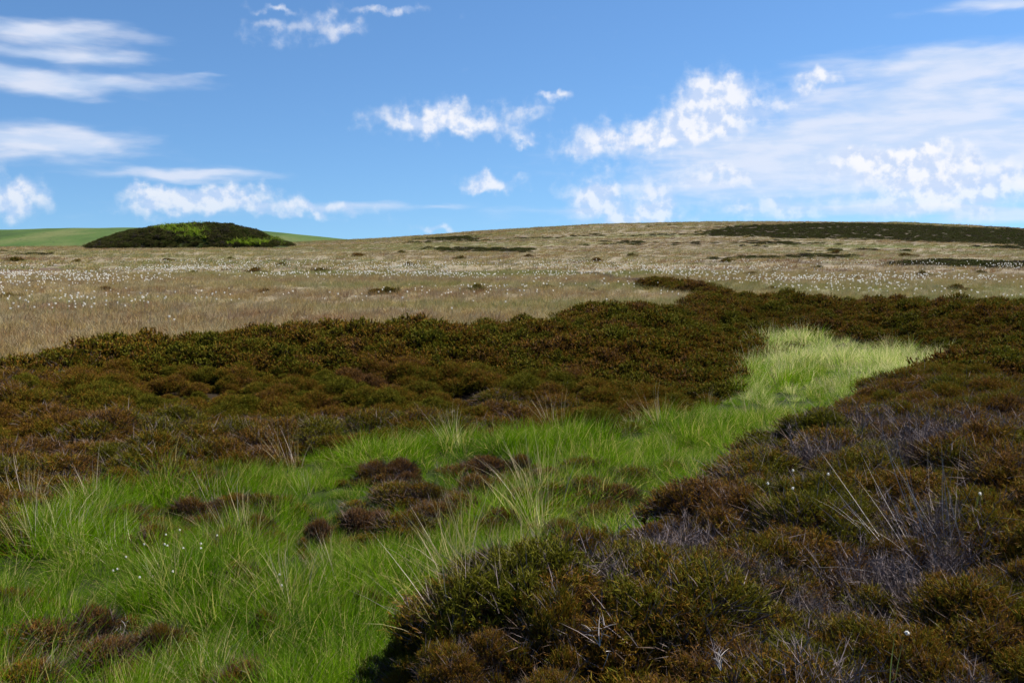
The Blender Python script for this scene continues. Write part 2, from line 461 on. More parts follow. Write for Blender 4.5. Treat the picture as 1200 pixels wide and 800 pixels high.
# ------------------------------------------------------------------ plant prototypes (mesh data only)
def unit(v): return v / (np.linalg.norm(v, axis=-1, keepdims=True) + 1e-9)
def heather_meshes(seed, Rad, H, shoots, width, sides, name, mat, hollow=.80, spread=.46):
    global rng
    keep = rng; rng = np.random.default_rng(seed)
    n = shoots
    # uneven crown: several overlapping domes
    nd = 11
    cx = rng.normal(0, Rad * spread, (nd, 2)); cr = Rad * rng.uniform(.24, .52, nd); ch = H * rng.uniform(.45, 1.0, nd) * np.exp(-(np.hypot(cx[:, 0], cx[:, 1]) / Rad) ** 2 * .5)
    cx[0] = 0; cr[0] = Rad * .62; ch[0] = H * .9
    which = rng.choice(nd, n, p=cr ** 2 / (cr ** 2).sum())
    th = rng.uniform(0, 2 * np.pi, n); q = np.sqrt(rng.random(n)) * .985
    r = q * cr[which]
    x = cx[which, 0] + r * np.cos(th); y = cx[which, 1] + r * np.sin(th)
    dome = np.sqrt(1 - q ** 2)
    z = ch[which] * (dome ** .8)
    nrm = unit(np.stack([np.cos(th) * q * .6, np.sin(th) * q * .6, dome * .6 + .55], 1) + rng.normal(0, .24, (n, 3)))
    ln = rng.uniform(.045, .09, n) * (H / .34)
    depth = rng.uniform(hollow, 1.0, n)
    base = np.stack([x * depth, y * depth, z * depth], 1) - nrm * (ln * .6)[:, None]
    base[:, 2] = np.maximum(base[:, 2], -.04)
    b = Bag(); rr = rng.random(n)
    b.strips(base, nrm, ln, width * 1.1, 2, .06, rnd=rr, taper=2.5)
    for k in range(sides):
        f = rng.uniform(.25, .95, n)
        p = base + nrm * (ln * f)[:, None]
        d = unit(nrm + rng.normal(0, .55, (n, 3)))
        b.strips(p, d, ln * rng.uniform(.22, .45, n), width, 1, 0, rnd=rr, taper=1.2, tip0=.3, tip1=1.0) if False else b.strips(p, d, ln * rng.uniform(.25, .5, n), width, 1, 0, rnd=np.clip(rr + rng.normal(0, .12, n), 0, 1), tip0=.35, tip1=1)
    fol = b.mesh(name + '_foliage', mat)
    s = Bag(); m = max(10, n // 22)
    a = rng.uniform(0, 2 * np.pi, m); d = unit(np.stack([np.cos(a) * .9, np.sin(a) * .9, rng.uniform(.5, 1.6, m)], 1))
    s.strips(np.stack([rng.normal(0, .05, m), rng.normal(0, .05, m), np.full(m, -.06)], 1), d, Rad * rng.uniform(.7, 1.1, m), .012, 3, .12, droopdir=np.tile([0, 0, 1.0], (m, 1)))
    for k in range(3):
        a = rng.uniform(0, 2 * np.pi, m); d2 = unit(d + rng.normal(0, .5, (m, 3)))
        s.strips(d * (Rad * rng.uniform(.2, .6, m))[:, None], d2, Rad * rng.uniform(.3, .6, m), .007, 2, .1)
    stem = s.mesh(name + '_stem', M_WOOD)
    # fine grey dead shoots standing through the crown
    e = Bag(); m = max(14, n // 26)
    sel = rng.integers(0, n, m)
    for k in range(5):
        e.strips(base[sel] + rng.normal(0, .02, (m, 3)), unit(nrm[sel] + rng.normal(0, .35, (m, 3))), rng.uniform(.07, .17, m), .0036, 2, .1)
    twig = e.mesh(name + '_dead_twig', M_DEAD)
    rng = keep
    return fol, stem, twig
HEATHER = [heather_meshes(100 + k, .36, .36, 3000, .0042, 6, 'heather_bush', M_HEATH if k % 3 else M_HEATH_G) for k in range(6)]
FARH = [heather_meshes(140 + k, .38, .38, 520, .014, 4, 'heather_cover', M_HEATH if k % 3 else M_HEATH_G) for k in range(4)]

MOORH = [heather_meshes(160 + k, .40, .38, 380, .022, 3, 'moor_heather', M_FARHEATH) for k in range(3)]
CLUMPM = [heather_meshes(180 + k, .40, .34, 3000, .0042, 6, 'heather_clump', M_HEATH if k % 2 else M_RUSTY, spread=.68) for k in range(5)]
def dead_mesh(seed, Rad=.33, H=.34, n=60):
    global rng
    keep = rng; rng = np.random.default_rng(seed)
    b = Bag()
    a = rng.uniform(0, 2 * np.pi, n); tilt = rng.uniform(.1, 1.0, n)
    d = unit(np.stack([np.cos(a) * tilt, np.sin(a) * tilt, np.full(n, 1.0)], 1))
    base = np.stack([rng.normal(0, Rad * .3, n), rng.normal(0, Rad * .3, n), np.full(n, -.04)], 1)
    ln = H * rng.uniform(.6, 1.05, n)
    Pm = b.strips(base, d, ln, .005, 3, .1)
    for lev in range(9):
        f = rng.uniform(.25, 1.0, n)
        p = base + d * (ln * f)[:, None]
        d2 = unit(d + rng.normal(0, .45, (n, 3)))
        l2 = ln * rng.uniform(.25, .45, n)
        b.strips(p, d2, l2, .0034, 2, .05)
        for q in range(2):
            d3 = unit(d2 + rng.normal(0, .5, (n, 3)))
            b.strips(p + d2 * (l2 * rng.uniform(.3, .9, n))[:, None], d3, l2 * .5, .0028, 1)
    rng = keep
    return b.mesh('dead_heather_twigs', M_DEAD)
DEAD = [dead_mesh(200 + k) for k in range(3)]

def tuft_mesh(seed, n, H, spread, width, mat, lean=.45, droop=.35, segs=3, name='grass_tuft', hvar=.45):
    global rng
    keep = rng; rng = np.random.default_rng(seed)
    b = Bag()
    a = rng.uniform(0, 2 * np.pi, n); rr = np.sqrt(rng.random(n))
    base = np.stack([np.cos(a) * rr * spread, np.sin(a) * rr * spread, np.full(n, -.03)], 1)
    a2 = a + rng.normal(0, .6, n); l = np.abs(rng.normal(0, lean, n)) * (.3 + rr)
    d = unit(np.stack([np.cos(a2) * l, np.sin(a2) * l, np.ones(n)], 1))
    ln = H * rng.uniform(1 - hvar, 1 + hvar * .4, n)
    b.strips(base, d, ln, width * rng.uniform(.7, 1.3, n), segs, droop * rng.uniform(.3, 1.5, n))
    rng = keep
    return b.mesh(name + '_blades', mat)
GRASS = [tuft_mesh(300 + k, 170, .33 + .04 * (k % 3), .16, .0047, M_GRASS, .5, .45, 3) for k in range(5)]
GPALE = [tuft_mesh(320 + k, 130, .40, .15, .0044, M_GRASSPALE, .42, .40, 3) for k in range(3)]
LEAN = tuft_mesh(350, 30, .62, .18, .0034, M_BLEACH, .36, .16, 4, 'leaning_stalks', .35)
STALK = [tuft_mesh(340 + k, 26, .70, .13, .0042, M_STRAW, .28, .22, 4, 'straw_stalks', .3) for k in range(3)]
BOG = [tuft_mesh(360 + k, 60, .26, .26, .010, M_BOG if k % 2 else M_BOGG, .5, .35, 2, 'sedge_tuft') for k in range(4)]
BOGF = [tuft_mesh(380 + k, 46, .30, .55, .030, M_BOG if k % 2 else M_BOGG, .6, .4, 2, 'sedge_far') for k in range(4)]

# ------------------------------------------------------------------ object helpers
def obj(name, me, parent=None, loc=(0, 0, 0), rot=(0, 0, 0), scl=1.0, mat=None):
    o = bpy.data.objects.new(name, me); COL.objects.link(o)
    o.location = loc; o.rotation_euler = rot
    o.scale = (scl,) * 3 if np.isscalar(scl) else scl
    if parent is not None: o.parent = parent
    return o
def tag(o, label, cat, group=None, kind=None):
    o['label'] = label; o['category'] = cat
    if group: o['group'] = group
    if kind: o['kind'] = kind
    return o
def plant(name, parts, label, cat, loc, rot=(0, 0, 0), scl=1.0, group=None):
    """a plant as an Empty at its foot with its parts"""
    e = obj(name, None, None, loc, rot, scl)
    e.empty_display_size = .1
    tag(e, label, cat, group)
    for pn, me in parts: obj(pn, me, e)
    return e

def tilted(yaw, tx, ty):
    """euler angles of a turn about the plant's axis followed by leaning the axis towards (tx, ty)"""
    yaw = np.asarray(yaw); n = len(yaw)
    up = unit(np.stack([tx, ty, np.ones(n)], 1))
    # rotation taking z to up
    ax = np.stack([-up[:, 1], up[:, 0], np.zeros(n)], 1)
    s = np.linalg.norm(ax, axis=1); c = up[:, 2]; axn = ax / (s[:, None] + 1e-9)
    K = np.zeros((n, 3, 3)); K[:, 0, 2] = axn[:, 1]; K[:, 1, 2] = -axn[:, 0]; K[:, 2, 0] = -axn[:, 1]; K[:, 2, 1] = axn[:, 0]
    Rt = np.eye(3)[None] + s[:, None, None] * K + (1 - c)[:, None, None] * (K @ K)
    Rz = np.zeros((n, 3, 3)); Rz[:, 0, 0] = np.cos(yaw); Rz[:, 0, 1] = -np.sin(yaw); Rz[:, 1, 0] = np.sin(yaw); Rz[:, 1, 1] = np.cos(yaw); Rz[:, 2, 2] = 1
    M = Rt @ Rz
    return np.stack([np.arctan2(M[:, 2, 1], M[:, 2, 2]), -np.arcsin(np.clip(M[:, 2, 0], -1, 1)), np.arctan2(M[:, 1, 0], M[:, 0, 0])], 1)

def stuff(name, pts, rot, scl, idx, meshes, label, cat):
    """a mass of plants too many to count: points carrying copies of a few plants by geometry nodes"""
    me = bpy.data.meshes.new(name)
    me.vertices.add(len(pts)); me.vertices.foreach_set('co', np.asarray(pts, np.float32).ravel())
    for k, typ, val in (('turn', 'FLOAT_VECTOR', rot), ('size', 'FLOAT_VECTOR', scl)):
        a = me.attributes.new(k, typ, 'POINT'); a.data.foreach_set('vector', np.asarray(val, np.float32).ravel())
    a = me.attributes.new('which', 'INT', 'POINT'); a.data.foreach_set('value', np.asarray(idx, np.int32))
    o = obj(name, me); tag(o, label, cat, kind='stuff')
    pc = bpy.data.collections.new(name + '_kinds')
    for i, m in enumerate(meshes):
        pc.objects.link(bpy.data.objects.new('%s_kind_%02d' % (name, i), m))
    ng = bpy.data.node_groups.new(name + '_spread', 'GeometryNodeTree')
    ng.interface.new_socket('Geometry', in_out='INPUT', socket_type='NodeSocketGeometry')
    ng.interface.new_socket('Geometry', in_out='OUTPUT', socket_type='NodeSocketGeometry')
    gi = ng.nodes.new('NodeGroupInput'); go = ng.nodes.new('NodeGroupOutput')
    iop = ng.nodes.new('GeometryNodeInstanceOnPoints')
    ci = ng.nodes.new('GeometryNodeCollectionInfo'); ci.inputs['Collection'].default_value = pc
    ci.inputs['Separate Children'].default_value = True; ci.inputs['Reset Children'].default_value = True
    ng.links.new(gi.outputs[0], iop.inputs['Points']); ng.links.new(ci.outputs[0], iop.inputs['Instance'])
    iop.inputs['Pick Instance'].default_value = True
    for an, typ, sock in (('turn', 'FLOAT_VECTOR', 'Rotation'), ('size', 'FLOAT_VECTOR', 'Scale'), ('which', 'INT', 'Instance Index')):
        na = ng.nodes.new('GeometryNodeInputNamedAttribute'); na.data_type = typ; na.inputs['Name'].default_value = an
        if sock == 'Rotation':
            e2r = ng.nodes.new('FunctionNodeEulerToRotation'); ng.links.new(na.outputs[0], e2r.inputs[0]); ng.links.new(e2r.outputs[0], iop.inputs[sock])
        else: ng.links.new(na.outputs[0], iop.inputs[sock])
    ng.links.new(iop.outputs[0], go.inputs[0])
    md = o.modifiers.new('spread', 'NODES'); md.node_group = ng
    return o

# ------------------------------------------------------------------ ground
def ground_material():
    m, t = new_mat('moor_ground')
    geo = t.node('ShaderNodeNewGeometry'); pos = geo.outputs['Position']
    n1 = t.noise(pos, 3.0, 6, .65); n2 = t.noise(pos, .12, 5, .6); n3 = t.noise(t.vmath('MULTIPLY', pos, (.35, 1.0, 1)), .035, 6, .62)
    n2 = t.noise(t.vmath('MULTIPLY', t.vmath('ADD', pos, (40, 9, 0)), (.28, 1, 1)), .085, 4, .6)
    bog = t.ramp(n2, [(.30, (.19, .150, .085)), (.5, (.27, .22, .145)), (.70, (.20, .19, .085))])
    bog = t.mix(t.smooth(n3, .55, .66), bog, (.15, .18, .05))
    bog = t.mix(t.smooth(n3, .47, .38), bog, (.13, .088, .062))
    n4 = t.noise(t.vmath('MULTIPLY', pos, (.5, .25, 1)), .5, 4, .65)
    bog = t.mix(t.smooth(n4, .50, .66), bog, (.105, .082, .055))
    bog = t.mix(t.smooth(n1, .35, .7), t.vmath('SCALE', bog, scale=.55), bog)
    peat = t.mix(n1, (.010, .007, .004), (.036, .022, .010))
    moss = t.mix(n1, (.010, .016, .004), (.030, .040, .008))
    c = t.mix(attr(t, 'heathy'), bog, peat)
    c = t.mix(attr(t, 'grassy'), c, moss)
    matte(t, c, .95, (n1, .6, .05))
    return m
def build_ground():
    ang = np.concatenate([np.linspace(-180, -38, 50)[:-1], np.linspace(-38, 38, 460)[:-1], np.linspace(38, 180, 50)[:-1]])
    a = np.radians(ang); na = len(a)
    rad = np.concatenate([np.geomspace(.4, 30, 210)[:-1], np.geomspace(30, 520, 190)[:-1], np.geomspace(520, 6000, 50)])
    nr = len(rad)
    A, Rr = np.meshgrid(a, rad, indexing='xy')
    X = (Rr * np.sin(A)).ravel(); Y = (Rr * np.cos(A)).ravel()
    Z = height(X, Y)
    g, h, p = zones(X, Y)
    Z = np.concatenate([Z, height(np.array([0.0]), np.array([0.0]))])
    V = np.stack([np.append(X, 0), np.append(Y, 0), Z], 1)
    i, j = np.meshgrid(np.arange(nr - 1), np.arange(na), indexing='ij')
    jn = (j + 1) % na
    q = np.stack([i * na + j, i * na + jn, (i + 1) * na + jn, (i + 1) * na + j], -1).reshape(-1, 4)[:, ::-1]
    c = nr * na
    t = np.stack([np.full(na, c), (np.arange(na) + 1) % na, np.arange(na)], 1)[:, ::-1]
    U, W = project(V[:, 0], V[:, 1], V[:, 2])
    hh = np.append(h, False) | far_heath(U, W, V[:, 0], V[:, 1])
    me = to_mesh('ground', V, [q.copy(), t.copy()], {'grassy': np.append(g, True), 'heathy': np.maximum(np.append(h, False) * 1.0, hh * .55)}, [ground_material()], True)
    o = obj('ground', me)
    o['label'] = 'peaty moorland ground falling into a grassy valley and rising to the skyline'; o['kind'] = 'structure'
    return o
# heather-covered stretches of the far moor, outlined on its surface
FARPATCH = [[(826, 276), (850, 266), (930, 262.5), (1050, 262), (1210, 270), (1300, 276), (1300, 292), (1210, 287), (1060, 281), (930, 279)],
            [(1060, 309), (1130, 306), (1210, 307), (1300, 308), (1300, 315), (1210, 315), (1120, 314), (1020, 311)],
            [(800, 287), (860, 286), (880, 290), (820, 291)], [(1150, 290), (1210, 288), (1300, 288), (1300, 294), (1200, 293)],
            [(800, 304), (900, 300), (1000, 301), (1010, 304), (900, 305)], [(500, 291), (545, 289), (610, 292), (600, 296), (520, 296)],
            [(505, 279), (560, 277), (560, 280), (510, 281)], [(700, 285), (760, 283), (750, 287)]]
def far_heath(u, v, x, y):
    thin = fbm(x + 13, y * .6, 11, 3) > -.22
    thin = thin | inside(u, v, FARPATCH[0])
    wild = (fbm(x * .5 + 200, y, 16, 3) + .25 * fbm(x, y, 3, 2) > .50) & (y > 95) & (y < 460) & ~((x < -38) & (y > 150))
    r = np.zeros(np.shape(u), bool)
    far = (y > 60) & (y < 470)
    for p in FARPATCH: r |= inside(u + fbm(x, y, 16, 3) * 26, v + fbm(x + 50, y * .5, 12, 3) * 2.6, p)
    return (r & far & thin) | wild
ground = build_ground()

def hill_object(name, label, xs, crest_z, y0, yc, y1, base, material, rows=40, bump=.6):
    X = np.linspace(xs[0], xs[-1], 160); cz = np.interp(X, xs, crest_z)
    Yv = np.linspace(y0, y1, rows)
    V = []
    for yv in Yv:
        k = float(np.where(yv < yc, smooth(yv, y0, yc), 1 - smooth(yv, yc, y1)))
        V.append(np.stack([X, np.full_like(X, yv) + fbm(X, X * 0 + yv, 60, 2) * 4, base + (cz - base) * k + fbm(X, X * 0 + yv, 40, 3) * bump * k], 1))
    V = np.concatenate(V); n = len(X)
    i, j = np.meshgrid(np.arange(rows - 1), np.arange(n - 1), indexing='ij')
    q = np.stack([i * n + j, i * n + j + 1, (i + 1) * n + j + 1, (i + 1) * n + j], -1).reshape(-1, 4)
    o = obj(name, to_mesh(name, V, [q], None, [material], True))
    o['label'] = label; o['kind'] = 'structure'
    return o
m_far, t = new_mat('far_pasture')
geo = t.node('ShaderNodeNewGeometry')
nz = t.noise(t.vmath('MULTIPLY', geo.outputs['Position'], (1, .5, 1)), .02, 6, .6); nf = t.noise(geo.outputs['Position'], .25, 5, .65)
c = t.ramp(nz, [(.35, (.034, .062, .016)), (.52, (.055, .092, .022)), (.68, (.10, .115, .040))])
c = t.mix(t.smooth(nf, .56, .68), c, (.03, .045, .018))
matte(t, c, .95, (nf, .5, .6))
FX = [-640, -520, -408, -360, -340, -306, -220, -184, -136, -110, -88, -60]
FZ = [EYE + z for z in (9, 11.5, 12.4, 13.4, 13.8, 14.0, 13.4, 10.4, 5.6, 3.2, .0, -3)]
hill_object('hill', 'smooth green pasture hill on the skyline behind the dark shrubby mound', FX, FZ, 520, 800, 1100, -6.0, m_far)

# ------------------------------------------------------------------ the mound
MY = 185.0
def mound_h(x, y):
    u = 600 + F * x / y
    prof = np.interp(u, [104, 113, 130, 150, 180, 210, 240, 270, 300, 318, 330, 345], [0, .6, 1.6, 2.5, 3.4, 3.9, 4.05, 3.8, 2.7, 1.4, .5, 0])
    w_ = np.where(y < MY + 4, np.clip(1 - ((MY + 4 - y) / 15) ** 2, 0, 1) ** .75, np.clip(1 - ((y - MY - 4) / 18) ** 2, 0, 1) ** .8)
    return prof * w_ + fbm(x, y, 7, 3) * .22 * np.minimum(prof, 1)
def build_mound():
    X, Y = np.meshgrid(np.linspace(-79.5, -40, 110), np.linspace(MY - 12, MY + 22, 70))
    x, y = X.ravel(), Y.ravel()
    z = height(x, y) + mound_h(x, y) - .08
    n = 110; i, j = np.meshgrid(np.arange(69), np.arange(n - 1), indexing='ij')
    q = np.stack([i * n + j, i * n + j + 1, (i + 1) * n + j + 1, (i + 1) * n + j], -1).reshape(-1, 4)
    m, t = new_mat('mound_soil')
    geo = t.node('ShaderNodeNewGeometry'); nn = t.noise(geo.outputs['Position'], .5, 5, .6)
    matte(t, t.mix(t.smooth(nn, .4, .65), (.022, .02, .010), (.05, .075, .014)), .95)
    o = obj('mound', to_mesh('mound', np.stack([x, y, z], 1), [q], None, [m], True))
    o['label'] = 'low rounded mound rising from the bog below the green hill'; o['kind'] = 'structure'
build_mound()

# heather bushes standing apart in the grass
CLUMPS = [  # photograph position of the middle, width in photograph pixels, label
    (570, 540, 48, 'small rusty heather clump at the back of the group in mid valley'),
    (610, 541, 30, 'smallest heather clump between two larger ones at mid valley'),
    (682, 540, 56, 'broad rusty heather clump at the back of the row nearest the far slope'),
    (560, 562, 56, 'dark heather clump in front of the small rusty one in mid valley'),
    (643, 556, 42, 'greyish heather clump in the middle of the valley row'),
    (690, 562, 66, 'largest rounded heather clump of the mid valley row'),
    (645, 572, 54, 'dark brown heather clump at the front of the mid valley row'),
    (744, 552, 52, 'low heather clump nearest to the grass tongue beneath the near bank'),
    (440, 548, 30, 'little dark heather clump at the far side of the valley grass'),
    (470, 545, 40, 'grey brown heather clump beside the little dark one'),
    (463, 570, 64, 'wide brown heather clump with grey twigs in the central grass'),
    (496, 572, 48, 'heather clump joined to the wide brown one'),
    (541, 585, 60, 'rusty heather clump above the bright tussock'),
    (473, 606, 66, 'large dark brown heather clump in the centre of the valley'),
    (420, 605, 52, 'flat rusty heather clump next to the large dark brown one'),
    (588, 605, 46, 'brown heather clump beside the bright arching tussock'),
    (662, 618, 56, 'green tinged heather clump just under the near bank edge'),
    (237, 556, 56, 'heather clump where the grass meets the far slope'),
    (308, 586, 52, 'rusty heather clump at the end of the row of three'),
    (273, 588, 46, 'middle heather clump of the row of three'),
    (222, 592, 44, 'first low heather clump of the row of three'),
    (150, 600, 42, 'lone brown heather clump under the pale stalks'),
    (244, 612, 42, 'grey heather clump below the row of three'),
    (268, 630, 40, 'grey brown heather clump beside the white cotton heads'),
    (302, 615, 42, 'faded heather clump behind the grey brown one'),
    (375, 620, 32, 'tiny rusty heather clump alone in bright grass'),
    (48, 582, 44, 'heather clump by the foot of the far slope'),
    (180, 626, 40, 'dull heather clump behind the cluster of cotton heads'),
    (278, 672, 44, 'rusty heather clump sunk in the lower grass'),
    (310, 735, 34, 'small faded heather clump near the bottom grass'),
    (40, 738, 96, 'large rust brown heather clump in the near corner'),
    (112, 728, 56, 'rounded heather clump beside the large corner one'),
    (122, 764, 66, 'dark heather clump in front of the rounded one'),
    (10, 704, 44, 'heather clump cut by the picture edge above the corner one'),
    (30, 790, 90, 'darkest heather clump at the bottom corner'),
    (187, 750, 42, 'little heather clump next to the bleached branch'),
    (285, 790, 66, 'wide low heather clump at the bottom of the grass'),
    (722, 572, 60, 'ragged heather clump linking the mid valley row to the near bank'),
    (786, 545, 52, 'low heather clump pressed against the near bank below the grass bend'),
    (612, 580, 54, 'flat brown heather clump in front of the greyish one'),
    (515, 596, 56, 'rusty brown heather clump between the central and the tussock ones'),
    (700, 598, 58, 'brown heather clump beneath the largest of the mid valley row'),
    (432, 704, 40, 'rusty heather clump close to the overhanging bank'),
]
# ------------------------------------------------------------------ scattering
def scatter_polar(d0, d1, half_deg, density):
    """points of even density in the sector of view between two distances"""
    ha = math.radians(half_deg)
    area = ha * (d1 * d1 - d0 * d0)
    n = int(area * density)
    r = np.sqrt(rng.uniform(d0 * d0, d1 * d1, n)); a = rng.uniform(-ha, ha, n)
    return r * np.sin(a), r * np.cos(a)
def three(a): return np.stack([a, a, a], 1)

# heather of both banks
hx, hy = [], []
for d0, d1, dens, ha in ((1.6, 6, 13, 60), (6, 14, 10, 42), (14, 24, 7.5, 36), (24, 44, 4.4, 36)):
    a, b = scatter_polar(d0, d1, ha, dens); hx.append(a); hy.append(b)
hx = np.concatenate(hx); hy = np.concatenate(hy)
# more bushes where the first sowing left bare ground
cell = .42; occ = np.zeros((400, 400), bool)
occ[np.clip((hx / cell + 200).astype(int), 0, 399), np.clip((hy / cell + 100).astype(int), 0, 399)] = True
ex, ey = [], []
for i_, j_ in zip(*np.where(~occ)):
    if 0 < i_ < 399 and 0 < j_ < 399 and occ[i_ - 1:i_ + 2, j_ - 1:j_ + 2].sum() >= 3:
        ex.append((i_ + rng.uniform(.2, .8) - 200) * cell); ey.append((j_ + rng.uniform(.2, .8) - 100) * cell)
ex = np.array(ex); ey = np.array(ey); ek = np.hypot(ex, ey) < 30
hx = np.concatenate([hx, ex[ek]]); hy = np.concatenate([hy, ey[ek]])
g, h, p = zones(hx, hy)
h &= (np.hypot(hx, hy) > 1.7) & ~((hy < 7) & (dist_line(hx, hy, foot_right) < .12))
hx, hy = hx[h], hy[h]
hz = height(hx, hy)
hs_ = (.45 + .95 * rng.random(len(hx)) ** 1.3) * (1 + .35 * fbm(hx, hy, 2.5, 2))
hd = np.hypot(hx, hy)
hs_ = np.where(hd < 3.0, hs_ * .75, hs_)
rim_ = (hy < 7) & ((dist_line(hx, hy, crest) < .30) | (dist_line(hx, hy, foot_right) < .4))
hs_ = np.where(rim_, np.minimum(hs_, .5), hs_)
near_bank = dist_line(hx, hy, foot_right) < dist_line(hx, hy, foot_left)
hu, hv = project(hx, hy, hz + .2)
in_view = (hu > -20) & (hu < 1220) & (hv < 815)
dead_patch = near_bank & (hd < 11) & (fbm(hx + 70, hy, 1.1, 2) + rng.normal(0, .3, len(hx)) > np.where(hd < 6.5, .20, .38))
order = np.argsort(-(hs_ / hd) * in_view * ~dead_patch)
picked = np.zeros(len(hx), bool); picked[order[:225]] = True
picked &= ~dead_patch
yaw = rng.uniform(0, 6.28, len(hx))
STALKS_AT = hat(1028, 612, .05); HEADS_AT = hat(935, 560, .44)
def bush_label(x, y, d, near):
    one = (np.array([x]), np.array([y]))
    if near:
        if math.hypot(x - STALKS_AT[0], y - STALKS_AT[1]) < 1.0: return 'dark heather bush right around the tall leaning bleached stalks', 'heather bushes around the leaning stalks'
        if math.hypot(x - HEADS_AT[0], y - HEADS_AT[1]) < 1.0: return 'brown heather bush right around the white cotton heads of the near bank', 'heather bushes around the cotton heads'
        if dist_line(*one, crest)[0] < .7: return 'rusty heather bush on the very edge of the near bank overlooking the grass', 'heather bushes on the edge of the near bank'
        if d < 4.2: return 'large dark heather bush closest to the viewer on the shaded near bank', 'heather bushes closest to the viewer'
        if d > 8: return 'small looking heather bush on the receding far end of the near bank', 'heather bushes on the far end of the near bank'
        return 'dark rusty brown heather bush in the middle of the shaded near bank', 'heather bushes in the middle of the near bank'
    if dist_line(*one, foot_left)[0] < .9: return 'brown heather bush at the foot of the far slope bordering the green grass', 'heather bushes at the foot of the far slope'
    if x < -3.2: return 'brown and green heather bush on the wide far slope away from the grass tongue', 'heather bushes on the wide end of the far slope'
    return 'brown and green heather bush on the slope behind the heather clumps in the grass', 'heather bushes on the middle of the far slope'
for i in np.where(picked)[0]:
    k = int(rng.integers(0, 6))
    lab, grp = bush_label(hx[i], hy[i], hd[i], near_bank[i])
    plant('heather_bush', (('foliage', HEATHER[k][0]), ('stem', HEATHER[k][1]), ('dead_twig', HEATHER[k][2])), lab, 'heather', (hx[i], hy[i], hz[i] - .02), (0, 0, yaw[i]),
          (hs_[i] * 1.22, hs_[i] * 1.22, (.25 + hs_[i] * .75) * float(rng.uniform(.7, 1.05))), grp)
rest = ~picked & ~dead_patch
ri = np.where(rest)[0]
far_i = hd[ri] > 17
which = np.where(far_i, 6 + rng.integers(0, 4, len(ri)), rng.integers(0, 6, len(ri)))
stuff('heather_cover', np.stack([hx[ri], hy[ri], hz[ri] - .02], 1), np.stack([0 * ri, 0 * ri, yaw[ri]], 1), three(hs_[ri]) * np.where(far_i, 1.35, 1.25)[:, None] * np.array([1, 1, .78]), which,
      [m[0] for m in HEATHER] + [m[0] for m in FARH], 'continuous rust brown and dark green heather covering both banks', 'heather')
# dead grey heather of the near bank
di = np.where(dead_patch)[0]
dshow = di[np.argsort(hd[di])]
cnt = 0
for i in dshow:
    if in_view[i] and cnt < 90:
        plant('dead_heather', (('twig', DEAD[cnt % 3]),), 'grey leafless patch of dead heather twigs on the dark near bank', 'dead heather',
              (hx[i], hy[i], hz[i] - .02), (0, 0, yaw[i]), hs_[i] * 1.1, 'dead heather of the near bank')
        cnt += 1

# valley grass
gx, gy = [], []
for d0, d1, dens, ha in ((2.2, 9, 30, 50), (9, 16, 24, 38), (16, 34, 16, 34)):
    a, b = scatter_polar(d0, d1, ha, dens); gx.append(a); gy.append(b)
gx = np.concatenate(gx); gy = np.concatenate(gy)
g, h, p = zones(gx, gy)
for (u, v, wpx, lab) in CLUMPS:
    q = hat(u, v + wpx * .20, .12); s = wpx / F * math.hypot(q[0], q[1]) * .62
    g &= np.hypot((gx - q[0]) / 1.2, gy - q[1]) > s * .45
gx, gy = gx[g], gy[g]; gd = np.hypot(gx, gy); gz = height(gx, gy)
pale = fbm(gx, gy, 1.8, 2) - .30 + 1.05 * smooth(gd, 11, 22) + rng.normal(0, .25, len(gx))
which = np.where(pale > .42, 5 + rng.integers(0, 3, len(gx)), rng.integers(0, 5, len(gx)))
stalk = rng.random(len(gx)) < .014 + .12 * smooth(gd, 15, 24) * (fbm(gx + 11, gy, 2.5, 2) > 0)
which = np.where(stalk, 8 + rng.integers(0, 3, len(gx)), which)
hgt = rng.uniform(.7, 1.15, len(gx)) * (.55 + .8 * smooth(vnoise(gx / .8 + 5, gy / .8 + 60), .2, .8))
lean = rng.uniform(.1, .5, len(gx))
stuff('valley_grass', np.stack([gx, gy, gz], 1), tilted(rng.uniform(0, 6.28, len(gx)), -lean, rng.normal(0, .18, len(gx))), three(hgt), which, GRASS + GPALE + STALK,
      'long bright green grass filling the valley floor between the heather banks', 'grass')

# bog sedge of the plain
bx, by = [], []
for d0, d1, dens, ha in ((14, 32, 11, 36), (32, 60, 6, 33)):
    a, b = scatter_polar(d0, d1, ha, dens); bx.append(a); by.append(b)
bx = np.concatenate(bx); by = np.concatenate(by)
fx, fy = scatter_polar(60, 210, 31, .5)
fx2, fy2 = scatter_polar(210, 440, 30, .16); fx = np.concatenate([fx, fx2]); fy = np.concatenate([fy, fy2])
nb = len(bx)
bx = np.concatenate([bx, fx]); by = np.concatenate([by, fy])
g, h, p = zones(bx, by); far = np.arange(len(bx)) >= nb
bz = height(bx, by); U, W = project(bx, by, bz)
keep = (p & ~far_heath(U, W, bx, by)) & ~((mound_h(bx, by) > .15) & (np.abs(by - MY) < 14))
bx, by, bz, far = bx[keep], by[keep], bz[keep], far[keep]
stuff('bog_sedge', np.stack([bx, by, bz], 1), tilted(rng.uniform(0, 6.28, len(bx)), -rng.uniform(0, .3, len(bx)), rng.normal(0, .12, len(bx))),
      three(rng.uniform(.7, 1.25, len(bx)) * (1 + 1.0 * smooth(by, 150, 300))), np.where(far, 4, 0) + rng.integers(0, 4, len(bx)), BOG + BOGF, 'tan and straw coloured sedge covering the open bog', 'sedge')

